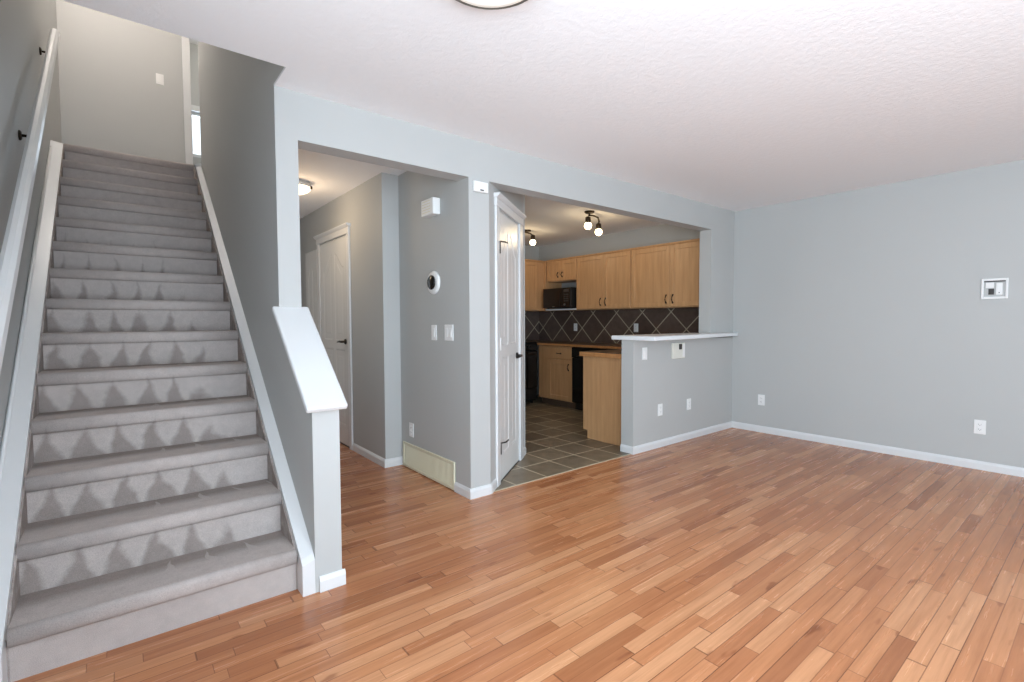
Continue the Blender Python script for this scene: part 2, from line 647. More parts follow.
# upstairs: landing, wall with the switch, doorway and the room beyond with its window
struct('floor_upstairs', MB().box(XL, 3.0, 5.64, 8.5, 2.50, 2.73), 'carpet', 'carpeted landing at the top of the stairs', 'floor')
TX0, TX1 = 0.640, 0.712     # casing at the right end of the landing wall
mb = MB()
mb.box(XL, TX0+.03, YLAND, YLAND+.12, 2.5, ZU)
mb.box(1.50, 3.0, YLAND, YLAND+.12, 2.5, ZU)
struct('wall_landing', mb, 'wall', 'grey wall across the top of the stairs with a white switch', 'wall')
mb = MB()
mb.box(XS1, 3.0, 5.48, 5.60, 2.6, ZU)
mb.box(XL, XS, YS-.12, YS, ZC+.012, ZU)
mb.box(3.0, 3.1, 5.48, 8.62, 2.5, ZU)
mb.box(0.2, 0.3, YLAND+.12, 8.62, 2.5, ZU)
struct('wall_upstairs', mb, 'wall', 'upstairs walls around the landing', 'wall')
UW = (0.85, 2.0, 3.62, 4.27)
mb = MB()
y0, y1 = 8.50, 8.62
mb.box(0.3, UW[0], y0, y1, 2.5, ZU).box(UW[1], 3.0, y0, y1, 2.5, ZU)
mb.box(UW[0], UW[1], y0, y1, 2.5, UW[2]).box(UW[0], UW[1], y0, y1, UW[3], ZU)
struct('wall_far', mb, 'wall', 'wall with the bright window seen past the top of the stairs', 'wall')
window('window_2', UW[0], UW[1], UW[2], UW[3], 8.56, 'bright narrow window glimpsed at the top of the stairs', [1.42])
struct('trim_1', MB().box(UW[0]-.06, UW[1]+.06, 8.47, 8.50, UW[3], UW[3]+.08, .004), 'white', 'white head trim above the upstairs window', 'trim')
mb = MB().box(TX0, TX1, YLAND-.02, YLAND+.14, 2.73, ZU-.1, .003)
struct('trim_2', mb, 'white', 'white upright trim at the right end of the landing wall', 'trim')

# ------------------------------------------------------------------ baseboards
def baseboard(name, pts_list, label):
    """each run: (p0, p1, outward normal) on the floor, 70 mm high"""
    mb = MB()
    for (ax, ay), (bx, by), (nx, ny) in pts_list:
        prof = [(0, 0), (.013, 0), (.013, .05), (.009, .062), (.004, .07), (0, .07)]
        mb.prism(prof, lambda d, z: Vector((ax+nx*d, ay+ny*d, z)), lambda d, z: Vector((bx+nx*d, by+ny*d, z)))
    return struct(name, mb, 'white', label, 'baseboard')


baseboard('baseboard_right', [((XR, YBACK), (XR, Y0), (-1, 0))], 'white baseboard along the long right wall')
baseboard('baseboard_bar', [((XB-.013, Y0), (XR-.013, Y0), (0, -1)), ((XB, Y0), (XB, Y0B), (-1, 0))], 'white baseboard along the foot of the bar half wall')
baseboard('baseboard_pillar', [((XP0-.013, Y0), (XP1, Y0), (0, -1)), ((XP0, Y0), (XP0, 2.972), (-1, 0))], 'white baseboard around the pillar beside the pantry door')
mb = PM
def pp(s): return (PA.x+PU.x*s, PA.y+PU.y*s)
baseboard('baseboard_pantry', [(pp(0.0), pp(.125), (PN.x, PN.y)), (pp(.955), pp(1.06), (PN.x, PN.y))], 'white baseboard either side of the pantry door casing')
baseboard('baseboard_hall', [((XQ-.013, YK), (XP0, YK), (0, -1)), ((XQ, YK), (XQ, 4.545), (-1, 0))], 'white baseboard along the hall wall up to the white door')
baseboard('baseboard_half', [((HX0+.016, HY), (HX1+.013, HY), (0, -1)), ((HX1, HY), (HX1, Y0), (1, 0))], 'white baseboard at the foot of the stair half wall')

# ------------------------------------------------------------------ stairs
RUN, RISE = .2542, .1956
def ny(k): return 2.0516+RUN*k
def nz(k): return -.0061+RISE*k
SX0, SX1 = -.332, .600
st = thing('staircase', ((SX0+SX1)/2, ny(1), 0), 'straight staircase of taupe carpeted steps between white curbs', 'staircase')
for k in range(1, 15):
    yk, zk = ny(k), nz(k)
    zr = 0 if k == 1 else nz(k-1)
    yb = ny(k+1)+.025
    prof = [(yk+.025, zr), (yk+.025, zk-.062), (yk+.010, zk-.062), (yk+.002, zk-.054), (yk, zk-.040), (yk, zk-.020),
            (yk+.004, zk-.008), (yk+.013, zk-.001), (yk+.024, zk), (yb, zk), (yb, zr)]
    bm = bmesh.new()
    uvl = bm.loops.layers.uv.new('nap')
    A = [bm.verts.new((SX0+.006, a, b)) for a, b in prof]
    B = [bm.verts.new((SX1-.006, a, b)) for a, b in prof]
    n = len(prof)
    fade = {1: 1.0, 2: .15, 3: .1, 4: .1, 5: .15, 6: .2, 7: .3, 8: .4, 9: .55, 10: .7, 11: .8}.get(k, 1.0)
    vv = [0.0, .68, .70, .74, .82, .9, .96, 2.0, 2.06, 3.0, 3.0]
    for i in range(n):
        j = (i+1) % n
        f = bm.faces.new((A[i], B[i], B[j], A[j]))
        va, vb = vv[i], vv[j]
        if i < 6:
            va, vb = fade+(1-fade)*va, fade+(1-fade)*vb
        if i == 6: va, vb = .99, .999
        if i >= 9: va = vb = 1.5
        jig = (k*0.37) % 1 * .05
        for lp, (uu, vq) in zip(f.loops, ((SX0, va), (SX1, va), (SX1, vb), (SX0, vb))):
            lp[uvl].uv = (uu-SX0+jig, vq)
        if 2 <= i <= 7:
            f.smooth = True
    for f in (bm.faces.new(A), bm.faces.new(B[::-1])):
        for lp in f.loops:
            lp[uvl].uv = (0, 1.5)
    bmesh.ops.recalc_face_normals(bm, faces=bm.faces[:])
    mb = MB(); mb.bm.free(); mb.bm = bm
    mb.build('carpeted_step', 'carpet', st)
ytop, ztop = ny(14), nz(14)
for side in (0, 1):
    # carpet turned up against the curb under the nosing line
    xa = SX0 if side == 0 else SX1-.007
    y1_, y2_ = ny(1)+.006, ny(14)
    prof = [(y1_+.02, 0), (y1_+.02, nz(1)-.05), (y1_, nz(1)-.03), (y2_, nz(14)-.03), (y2_+.3, nz(14)-.03), (y2_+.3, nz(14)-.25), (y1_+.25, 0)]
    MB().prism(prof, lambda a, b: Vector((xa, a, b)), lambda a, b: Vector((xa+.007, a, b))).build('carpet_edge', 'carpet', st)
    # white curb capping the stringer
    xi, xo = (SX0, XL+.001) if side == 0 else (SX1, .6545)
    lift = .018 if side else .012
    yf = HY
    zf = nz(1)-.7695*(ny(1)-yf)+.004
    def curb(mb_):
        pts = [(yf, 0), (yf, zf-.01), (yf+.02, zf+.012), (ytop+.02, ztop-.003), (ytop+.10, ztop+.02), (ytop+.10, ztop-.3), (yf+.3, 0)]
        if side:
            pts = [(yf, 0), (yf, zf-.01), (yf+.02, zf+.012), (ytop+.02, ztop-.003), (5.598, ztop+.002), (5.598, ztop-.3), (yf+.3, 0)]
        t = bmesh.new()
        A = [t.verts.new((xi, a, b)) for a, b in pts]
        B = [t.verts.new((xo, a, b+(lift if 1 <= i <= 4 else 0))) for i, (a, b) in enumerate(pts)]
        t.faces.new(A); t.faces.new(B[::-1])
        for i in range(len(pts)):
            j = (i+1) % len(pts)
            t.faces.new((A[i], A[j], B[j], B[i]))
        bmesh.ops.recalc_face_normals(t, faces=t.faces[:])
        mb_._add(t)
        return mb_
    c = curb(MB()).build('stair_curb', 'white', st)
    c['label'] = 'white painted curb along the %s side of the steps' % ('left' if side == 0 else 'right')
    if side == 0:
        # thin bead where the curb meets the wall
        s = (ztop-zf)/(ytop-yf)
        MB().tube([(XL+.012, yf+.05, zf+.05), (XL+.012, ytop-.12, ztop-.080)], .008, 8).build('bead', 'white', c)

# white cap of the half wall
cy0, cz0, cy1, cz1 = 2.205, .842, 2.785, 1.307
dz = Vector((0, -(cz1-cz0), (cy1-cy0))).normalized()*-.03
mb = MB()
t = bmesh.new()
X0c, X1c = HX0-.032, HX1+.030
q = []
for x in (X0c, X1c):
    for (y, z) in ((cy0, cz0), (cy1, cz1)):
        for off in (Vector((0, 0, 0)), dz):
            q.append(t.verts.new(Vector((x, y, z))+off))
for f in ((0, 1, 3, 2), (4, 6, 7, 5), (0, 4, 5, 1), (2, 3, 7, 6), (0, 2, 6, 4), (1, 5, 7, 3)):
    t.faces.new([q[i] for i in f])
bmesh.ops.recalc_face_normals(t, faces=t.faces[:])
bmesh.ops.bevel(t, geom=t.edges[:], offset=.009, segments=3, affect='EDGES', profile=.5)
mb._add(t)
struct('trim_3', mb, 'white', 'sloping white wooden cap on the stair half wall', 'trim')

# handrail
hr = thing('handrail', (-.33, 3.0, 1.75), 'white wooden handrail on the left stair wall with dark brackets', 'handrail')
def rz(y): return 2.056+.794*(y-3.492)
mb = MB()
ya, yb_ = 1.25, 5.25
t = bmesh.new()
sec = [(-.352, 0), (-.305, 0), (-.300, .018), (-.305, .05), (-.32, .062), (-.338, .062), (-.352, .05), (-.357, .018)]
A = [t.verts.new((x, ya, rz(ya)+z)) for x, z in sec]
B = [t.verts.new((x, yb_-z*.5, rz(yb_)+z*.6)) for x, z in sec]
t.faces.new(A); t.faces.new(B[::-1])
for i in range(len(sec)):
    j = (i+1) % len(sec)
    t.faces.new((A[i], A[j], B[j], B[i]))
bmesh.ops.recalc_face_normals(t, faces=t.faces[:])
mb._add(t)
mb.build('rail', 'white', hr)
for yb2 in (5.10, 3.87, 2.70, 1.6):
    z = rz(yb2)
    b = MB().lathe([(.028, 0), (.028, .006), (.02, .012)], (XL+.001, yb2, z-.09), 'X', 16).build('bracket', 'bronze', hr)
    MB().tube([(XL+.008, yb2, z-.09), (XL+.045, yb2, z-.088), (XL+.070, yb2, z-.07), (XL+.078, yb2, z-.04), (XL+.079, yb2, z+.003)], .008, 8).build('bracket_arm', 'bronze', b)

# ------------------------------------------------------------------ doors
def smooth(a, b, x):
    t_ = max(0.0, min(1.0, (x-a)/(b-a)))
    return t_*t_*(3-2*t_)


def door_leaf_bm(w, h, th):
    """moulded four-panel door with cathedral arch; local: s 0..w, front face at t=0 facing +t, z 0..h"""
    st_, mull, lock0, lock1, bot = .105, .075, .93, 1.03, .20
    cx = w/2
    panels = [(st_, cx-mull/2, lock1, None), (cx+mull/2, w-st_, lock1, None), (st_, cx-mull/2, bot, lock0), (cx+mull/2, w-st_, bot, lock0)]
    half = cx-st_
    def ztop(x):
        d = abs(x-cx)/half          # 0 at centre, 1 at the edges
        return h-.29 + .15*(1-smooth(.15, .95, d)) 
    def depth(x, z):
        for x0, x1, z0, z1 in panels:
            zt = z1 if z1 is not None else ztop(x)
            e = min(x-x0, x1-x, z-z0, (zt-z)*(.8 if z1 is None else 1))
            if e > 0:
                d = -.018*smooth(0, .020, e) + .016*smooth(.028, .060, e)
                return d
        return 0.0
    t = bmesh.new()
    nx, nzs = int(w/.006), int(h/.012)
    g = []
    for j in range(nzs+1):
        z = h*j/nzs
        g.append([t.verts.new((w*i/nx, depth(w*i/nx, z), z)) for i in range(nx+1)])
    for j in range(nzs):
        for i in range(nx):
            f = t.faces.new((g[j][i], g[j][i+1], g[j+1][i+1], g[j+1][i]))
            f.smooth = True
    # back and rim
    b = [t.verts.new(p) for p in ((0, -th, 0), (w, -th, 0), (w, -th, h), (0, -th, h))]
    t.faces.new(b)
    rim = [(g[0], b[0], b[1]), ([r[-1] for r in g], b[1], b[2]), (g[-1][::-1], b[2], b[3]), ([r[0] for r in g][::-1], b[3], b[0])]
    for edge, p, q in rim:
        t.faces.new([p] + list(edge) + [q])
    bmesh.ops.recalc_face_normals(t, faces=t.faces[:])
    return t


def casing(mb, s0, s1, zt, wl, wr, th, M_, crown=.10, over=.02):
    """legs outside s0..s1 and a built-up head; local frame"""
    mb.box(s0-wl, s0, 0, th, 0, zt, .004, rot=M_)
    mb.box(s1, s1+wr, 0, th, 0, zt, .004, rot=M_)
    mb.box(s0-wl-.004, s1+wr+.004, 0, th+.004, zt, zt+.058, .003, rot=M_)
    prof = [(0, .058), (th+.006, .058), (th+.012, .064), (th+.026, .078), (th+.028, .088), (0, .088)]
    a, b = s0-wl-over, s1+wr+over
    mb.prism([(d, z) for d, z in prof], lambda d, z: M_ @ Vector((a, d, zt+z)), lambda d, z: M_ @ Vector((b, d, zt+z)))
    # stop around the leaf
    return mb


def lever(parent, M_, s, z, dirn, mat='steel_dark'):
    r = MB().lathe([(.027, .0), (.027, .008), (.02, .014), (.011, .016), (.011, .05)], (0, 0, 0), 'Y', 18)
    bmesh.ops.transform(r.bm, matrix=M_ @ Matrix.Translation((s, .001, z)), verts=r.bm.verts[:])
    h = r.build('door_handle', mat, parent)
    k = MB().tube([(0, .045, 0), (dirn*.03, .052, .002), (dirn*.075, .050, -.002), (dirn*.115, .044, -.008)], [.010, .010, .009, .007], 10)
    bmesh.ops.transform(k.bm, matrix=M_ @ Matrix.Translation((s, 0, z)), verts=k.bm.verts[:])
    k.build('lever', mat, h)
    return h


# pantry door on the slanting wall
d2 = thing('door_2', tuple(PA+PU*.52), 'white arched panel pantry door with dark lever on the slanting wall', 'door', None, 'structure')
PT = PM @ Matrix.Translation((.210, .004, .012))
t = door_leaf_bm(.615, 2.03, .003)
bmesh.ops.transform(t, matrix=PT, verts=t.verts[:])
mb = MB(); mb._add(t)
mb.build('door_leaf', 'door', d2)
casing(MB(), .203, .832, 2.052, .075, .110, .018, PM, over=.012).build('casing', 'white', d2)
lever(d2, PM @ Matrix.Translation((0, .004, 0)), .742, .93, -1)
for z in (.27, 1.05, 1.765):
    hb = MB().lathe([(.007, -.045), (.007, .045)], (0, 0, 0), 'Z', 10)
    bmesh.ops.transform(hb.bm, matrix=PM @ Matrix.Translation((.210, .016, z)), verts=hb.bm.verts[:])
    hinge = hb.build('hinge', 'door' if z == 1.05 else 'steel_dark', d2)
    if z != 1.05:
        ar = MB().tube([(.0, .01, .03), (.03, .03, .03), (.09, .035, .032)], .006, 8)
        bmesh.ops.transform(ar.bm, matrix=PM @ Matrix.Translation((.210, .016, z+.012)), verts=ar.bm.verts[:])
        ar.build('door_stop', 'steel_dark', hinge)
MB().box(.215, .825, .001, .0045, .0042, .012, rot=PM).build('threshold_shade', 'slot', d2)  # solid dark strip standing in for the shade under the leaf

# hall door
d1 = thing('door_1', (XQ, 5.0, 0), 'white arched panel door with dark lever in the hall behind the stairs', 'door', None, 'structure')
HM = Matrix(((0, -1, 0, XQ), (-1, 0, 0, 0), (0, 0, 1, 0), (0, 0, 0, 1)))    # s = -y, t = -x
t = door_leaf_bm(.80, 2.03, .003)
HT = HM @ Matrix.Translation((-5.425, .004, .012))
bmesh.ops.transform(t, matrix=HT, verts=t.verts[:])
mb = MB(); mb._add(t)
mb.build('door_leaf', 'door', d1)
casing(MB(), -5.432, -4.618, 2.052, .065, .065, .018, HM).build('casing', 'white', d1)
lever(d1, HM @ Matrix.Translation((0, .004, 0)), -4.70, 1.03, -1)
MB().box(-5.42, -4.63, .001, .0045, .0005, .012, rot=HM).build('threshold_shade', 'slot', d1)  # shade under the hall door, put in as a dark strip
d3 = thing('door_3', (XQ, 5.75, 0), 'pale door at the far end of the hall wall', 'door', None, 'structure')
mb = MB()
t = door_leaf_bm(.42, 2.0, .003)
bmesh.ops.transform(t, matrix=HM @ Matrix.Translation((-5.96, .005, .012)), verts=t.verts[:])
mb._add(t)
mb.build('door_leaf', 'door', d3)

# ------------------------------------------------------------------ plates, outlets and small wall devices
# frames: local a = along wall to the viewer's right, t = out of the wall, z up
def frame(face, at):
    if face == 'X-':      # wall facing -x (right wall, hall wall): right = -y
        return Matrix(((0, -1, 0, at[0]), (-1, 0, 0, at[1]), (0, 0, 1, at[2]), (0, 0, 0, 1)))
    return Matrix(((1, 0, 0, at[0]), (0, -1, 0, at[1]), (0, 0, 1, at[2]), (0, 0, 0, 1)))   # wall facing -y


def plate(kind, face, at, label, group=None, gang=1):
    name = 'light_switch' if kind == 'switch' else 'wall_outlet'
    M_ = frame(face, at)
    o = thing(name, at, label, 'switch' if kind == 'switch' else 'outlet', group)
    w = .036 if gang == 1 else .058
    MB().box(-w, w, 0.0005, .007, -.0575, .0575, .003, rot=M_).build('wall_plate', 'plastic', o)
    cs = [0] if gang == 1 else [-.023, .023]
    for c in cs:
        if kind == 'switch':
            r = MB().box(c-.0165, c+.0165, .006, .0105, -.033, .033, .002, rot=M_ @ Matrix.Rotation(math.radians(3), 4, 'X')).build('rocker', 'plastic', o)
        else:
            for zc in (-.0195, .0195):
                f = MB().box(c-.0165, c+.0165, .006, .009, zc-.0145, zc+.0145, .004, rot=M_).build('socket', 'plastic', o)
                s = MB()
                s.box(c-.008, c-.006, .0085, .0095, zc-.002, zc+.007, rot=M_)
                s.box(c+.006, c+.008, .0085, .0095, zc-.002, zc+.006, rot=M_)
                s.box(c-.002, c+.002, .0085, .0095, zc-.009, zc-.005, rot=M_)
                s.build('slots', 'slot', f)
    return o


plate('outlet', 'X-', (XR, 2.447, .353), 'white outlet low on the right wall next to the bar corner')
plate('outlet', 'X-', (XR, .712, .347), 'white outlet low on the right wall below the recessed media box')
plate('switch', 'Y-', (3.792, Y0, .915), 'white switch under the left part of the bar counter')
plate('outlet', 'Y-', (4.04, Y0, .362), 'white outlet low on the bar front, left of the pair')
plate('outlet', 'Y-', (4.537, Y0, .362), 'white outlet low on the bar front, right of the pair')
plate('switch', 'X-', (XP0, 3.255, 1.137), 'single white switch below the thermostat, left of the double switch')
plate('switch', 'X-', (XP0, 3.04, 1.14), 'double white switch beside the pillar edge below the thermostat', None, 2)
plate('outlet', 'X-', (XP0, 3.642, .33), 'white outlet just above the cream vent grille')
plate('switch', 'Y-', (.425, YLAND, 3.93), 'small white switch high on the wall above the stair landing')
plate('outlet', 'X-', (5.419, 5.225, 1.125), 'white outlet on the brown tiles below the microwave')
plate('outlet', 'X-', (5.419, 4.105, 1.125), 'white outlet on the brown tiles just above the bar counter end')

# phone / intercom plate under the bar counter
o = thing('wall_box', (4.325, Y0, .845), 'square cream wall box with a dark jack under the bar counter', 'wall box')
M_ = frame('Y-', (4.325, Y0, .922))
MB().box(-.105, .105, .0005, .022, -.078, .078, .005, rot=M_).build('cover', 'box_cream', o)
j = MB().box(-.005, .032, .021, .034, .012, .066, .003, rot=M_).build('jack', 'slot', o)
MB().box(.060, .095, .021, .026, -.066, .066, .002, rot=M_).build('side_panel', 'plastic', o)

# thermostat
o = thing('thermostat', (XP0, 3.248, 1.43), 'round white thermostat with a black face above the two switches', 'thermostat')
MB().lathe([(.088, 0), (.088, -.006), (.082, -.016), (.062, -.020)], (XP0-.0005, 3.248, 1.512), 'X', 40).build('back_plate', 'plastic', o)
MB().lathe([(.052, -.018), (.054, -.028), (.050, -.034), (.0, -.036)], (XP0, 3.248, 1.512), 'X', 40).build('black_face', 'black', o)

# chime box
o = thing('door_chime', (XP0, 3.25, 1.99), 'white door chime box high on the hall wall above the thermostat', 'chime')
MB().box(XP0-.062, XP0-.0005, 3.150, 3.328, 2.003, 2.123, .006).build('cover', 'plastic', o)
g = MB()
for i in range(5):
    g.box(XP0-.0635, XP0-.0615, 3.19, 3.31, 2.023+i*.02, 2.027+i*.02)
g.build('sound_slots', 'cream', o)

# small sensor at the top of the pillar
o = thing('motion_sensor', (1.945, Y0, 2.097), 'small white sensor box at the top of the pillar under the beam', 'sensor')
MB().box(1.882, 2.000, Y0-.024, Y0-.0005, 2.097, 2.168, .006).build('housing', 'plastic', o)
MB().box(1.93, 1.96, Y0-.027, Y0-.023, 2.106, 2.114, .001).build('lens', 'slot', o)

# return air grille
o = thing('vent_grille', (XP0, 3.38, .01), 'long cream return air grille low on the hall wall below the outlet', 'vent')
gx0, gx1 = XP0-.014, XP0-.0005
f = MB()
f.box(gx0, gx1, 2.974, 2.998, .006, .212, .003).box(gx0, gx1, 3.764, 3.788, .006, .212, .003)
f.box(gx0, gx1, 2.998, 3.764, .006, .028, .003).box(gx0, gx1, 2.998, 3.764, .190, .212, .003)
f.build('grille_frame', 'cream', o)
MB().box(XP0-.004, XP0-.0005, 2.99, 3.77, .02, .2).build('grille_back', 'grille_slot', o)
s = MB()
yy = 3.006
while yy < 3.755:
    s.prism([(XP0-.0095, yy), (XP0-.0095, yy+.010), (XP0-.003, yy+.013), (XP0-.003, yy-.003)],
            lambda a, b: Vector((a, b, .026)), lambda a, b: Vector((a, b, .192)))
    yy += .0175
s.build('louvres', 'cream', o)

# recessed media box on the right wall
o = thing('media_box', (XR, .655, 1.38), 'white framed recessed media box with sockets on the right wall', 'wall box')
M_ = frame('X-', (XR, .655, 1.4625))
f = MB()
wi, hi, wo, ho = .062, .063, .077, .081
f.box(-wo, -wi, .0005, .012, -ho, ho, .003, rot=M_).box(wi, wo, .0005, .012, -ho, ho, .003, rot=M_)
f.box(-wi, wi, .0005, .012, -ho, -hi, .003, rot=M_).box(-wi, wi, .0005, .012, hi, ho, .003, rot=M_)
f.build('box_frame', 'plastic', o)
MB().box(-wi, wi, .0005, .002, -hi, hi, rot=M_).build('back_panel', 'wall', o)
MB().box(-.035, -.002, .002, .008, -.046, .0, .002, rot=M_).build('dark_socket', 'slot', o)
MB().box(-.052, -.004, .002, .010, .006, .05, .002, rot=M_).build('cover_flap', 'plastic', o)
k = MB().box(.008, .045, .002, .008, -.05, .045, .003, rot=M_).build('white_socket', 'plastic', o)
MB().box(.024, .030, .0075, .009, -.036, -.028, rot=M_).build('slots', 'slot', k)
MB().box(-wi, wi, .002, .009, .054, hi, rot=M_).build('top_slot', 'slot', o)

# ------------------------------------------------------------------ ceiling lights
def dome_light(x, y, r, mat, label, rim, z=ZC):
    o = thing('ceiling_light', (x, y, z), label, 'ceiling light')
    if rim == 'nickel':
        MB().lathe([(r*.97, 0), (r*1.02, -.012), (r*1.02, -.048), (r*.985, -.052), (r*.95, -.050)], (x, y, z-.0005), 'Z', 48).build('rim', rim, o)
        MB().lathe([(r*.95, -.046), (r*.93, -.052), (r*.75, -.062), (r*.45, -.069), (.0, -.072)], (x, y, z), 'Z', 48).build('glass_dome', mat, o)
        return o
    MB().lathe([(r*.9, 0), (r*.9, -.02), (r, -.028), (r*1.0, -.042), (r*.965, -.044)], (x, y, z-.0005), 'Z', 48).build('rim', rim, o)
    MB().lathe([(r*.965, -.040), (r*.93, -.058), (r*.80, -.076), (r*.55, -.092), (r*.25, -.100), (.0, -.102)], (x, y, z), 'Z', 48).build('glass_dome', mat, o)
    return o


dome_light(1.009, 1.372, .186, 'dome_faint', 'round frosted ceiling light above the living room floor', 'nickel')
hl = dome_light(1.222, 4.56, .14, 'dome', 'lit round frosted ceiling light in the hall', 'white')
for i in range(3):
    a = 2*math.pi*i/3-.55
    MB().lathe([(.010, -.012), (.010, .012)], (1.222+.141*math.cos(a), 4.56+.141*math.sin(a), ZC-.045), 'Z', 10).build('glass_clip', 'bronze', hl)
point('hall_lamp', (1.22, 4.56, 2.16), 4.5, (1.0, .74, .48), .12)


def spot_light(base, arm, heads, label):
    o = thing('spot_light', base, label, 'spot light', 'kitchen ceiling spot lights')
    MB().lathe([(.055, 0), (.055, -.014), (.04, -.024), (.0, -.026)], (base[0], base[1], ZC-.0005), 'Z', 24).build('canopy', 'bronze', o)
    MB().tube([(base[0], base[1], ZC-.02), (base[0], base[1], arm[0][2])], .009, 8).build('stem', 'bronze', o)
    MB().tube(arm, .010, 8).build('arm', 'bronze', o)
    for (hx, hy, hz, top) in heads:
        h = MB().lathe([(.014, .0), (.030, -.01), (.032, -.07), (.024, -.075)], (hx, hy, top), 'Z', 16).build('lamp_holder', 'bronze', o)
        MB().lathe([(.016, .048), (.024, .038), (.040, .012), (.043, -.004), (.036, -.026), (.018, -.040), (.0, -.043)], (hx, hy, hz), 'Z', 20).build('bulb', 'bulb', h)
        point('spot_bulb', (hx, hy, hz-.09), 1.2, (1.0, .78, .50), .045)
    return o


spot_light((4.12, 3.765, ZC), [(4.115, 3.765, 2.395), (4.20, 3.79, 2.41), (4.30, 3.80, 2.40), (4.39, 3.86, 2.375), (4.41, 3.89, 2.355)],
           [(4.118, 3.783, 2.285, 2.385), (4.41, 3.885, 2.262, 2.362)], 'bronze twin bulb spot light on the kitchen ceiling nearest the beam')
spot_light((4.30, 5.05, ZC), [(4.12, 5.02, 2.40), (4.22, 5.05, 2.41), (4.36, 5.06, 2.405), (4.43, 5.08, 2.39)],
           [(4.43, 5.08, 2.295, 2.395), (4.12, 5.02, 2.295, 2.395)], 'bronze spot light deeper in the kitchen beside the pantry door')

# ------------------------------------------------------------------ kitchen
XU = 5.10      # face of the wall cabinets
XBC = 4.82     # face of the base cabinets


def shaker(mb, x, ya, yb, za, zb, axis='X', fr=.055):
    """shaker door; axis X: face toward -x at x; axis Y: face toward -y at x (given as y), ya..yb are x"""
    def bx(a0, a1, z0, z1, d0, d1, bv=.004):
        if axis == 'X':
            mb.box(x+d0, x+d1, a0, a1, z0, z1, bv)
        else:
            mb.box(a0, a1, x+d0, x+d1, z0, z1, bv)
    bx(ya, ya+fr, za, zb, -.02, 0)
    bx(yb-fr, yb, za, zb, -.02, 0)
    bx(ya+fr, yb-fr, za, za+fr, -.02, 0)
    bx(ya+fr, yb-fr, zb-fr, zb, -.02, 0)
    bx(ya+fr-.004, yb-fr+.004, za+fr-.004, zb-fr+.004, -.010, -.002, 0)
    return mb


def pull(parent, x, y, z, ln=.09, axis='X', horiz=False):
    pts = []
    for i in range(9):
        t_ = i/8
        d = -.022-.024*math.sin(math.pi*t_)
        q = (t_-.5)*ln
        if axis == 'X':
            pts.append((x+d, y+q, z) if horiz else (x+d, y, z+q))
        else:
            pts.append((y+q, x+d, z) if horiz else (y, x+d, z+q))
    rad = [.010, .008, .005, .005, .007, .005, .005, .008, .010]
    MB().tube(pts, rad, 8).build('door_pull', 'bronze', parent)


def wall_cabinet(ya, yb, za, zb, split, label, hz=1.475, hl=.10):
    o = thing('wall_cabinet', ((XU+XR)/2, (ya+yb)/2, za), label, 'wall cabinet', 'maple wall cabinets')
    MB().box(XU, XR-.001, ya, yb, za, zb, .001).build('cabinet_body', 'maple', o)
    for a, b, hy in ((ya+.004, split-.002, split-.045), (split+.002, yb-.004, split+.045)):
        dr = shaker(MB(), XU, a, b, za+.012, zb-.03).build('cabinet_door', 'maple', o)
        pull(dr, XU, hy, hz, hl)
    cr = [(0, 0), (-.012, 0), (-.030, .020), (-.030, .030), (0, .030)]
    MB().prism(cr, lambda a, b: Vector((XU+a, ya, zb-.03+b)), lambda a, b: Vector((XU+a, yb, zb-.03+b))).build('crown', 'maple', o)
    return o


ZU0, ZU1 = 1.375, 2.135
wall_cabinet(2.93, 3.936, ZU0, ZU1, 3.372, 'maple wall cabinet nearest the right end of the bar opening')
wall_cabinet(3.940, 4.890, ZU0, ZU1, 4.392, 'maple wall cabinet between the microwave and the bar end cabinet')
wall_cabinet(4.894, 5.505, 1.805, ZU1, 5.215, 'short maple wall cabinet above the microwave', 1.90, .07)
o = thing('microwave_shelf', (5.26, 5.2, ZU0), 'maple open shelf holding the microwave', 'shelf')
MB().box(XU-.01, XR-.001, 4.892, 5.53, 1.375, 1.400, .001).build('shelf_board', 'maple', o)
MB().box(XU-.018, XU-.011, 4.892, 5.53, 1.378, 1.399, .001).build('front_edge', 'counter_edge', o)
# microwave
MXF = 4.99
o = thing('microwave_oven', (5.2, 5.21, 1.402), 'black microwave oven on the open shelf of the wall cabinets', 'microwave')
MB().box(MXF+.02, XR-.04, 4.925, 5.495, 1.412, 1.700, .006).build('oven_case', 'blackmatte', o)
dr = MB().box(MXF, MXF+.019, 5.075, 5.49, 1.412, 1.698, .004).build('oven_door', 'black', o)
MB().box(MXF-.003, MXF, 5.13, 5.44, 1.45, 1.665, .001).build('door_window', 'black', dr)
cp = MB().box(MXF, MXF+.019, 4.928, 5.073, 1.412, 1.698, .004).build('control_panel', 'black', o)
MB().box(MXF-.003, MXF, 4.95, 5.05, 1.635, 1.675, .001).build('display', 'slot', cp)
b = MB()
for i in range(4):
    for q_ in range(3):
        b.box(MXF-.003, MXF, 4.955+q_*.033, 4.978+q_*.033, 1.50+i*.03, 1.518+i*.03, .001)
b.build('buttons', 'slot', cp)
MB().lathe([(.016, 0), (.016, -.010), (.012, -.012)], (MXF, 5.03, 1.455), 'X', 16).build('dial', 'nickel', cp)
MB().box(MXF-.002, MXF, 5.24, 5.285, 1.423, 1.432).build('nameplate', 'nickel', dr)
for fy in (4.96, 5.46):
    MB().lathe([(.015, 0), (.015, .012)], (MXF+.08, fy, 1.4005), 'Z', 12).build('foot', 'blackmatte', o)

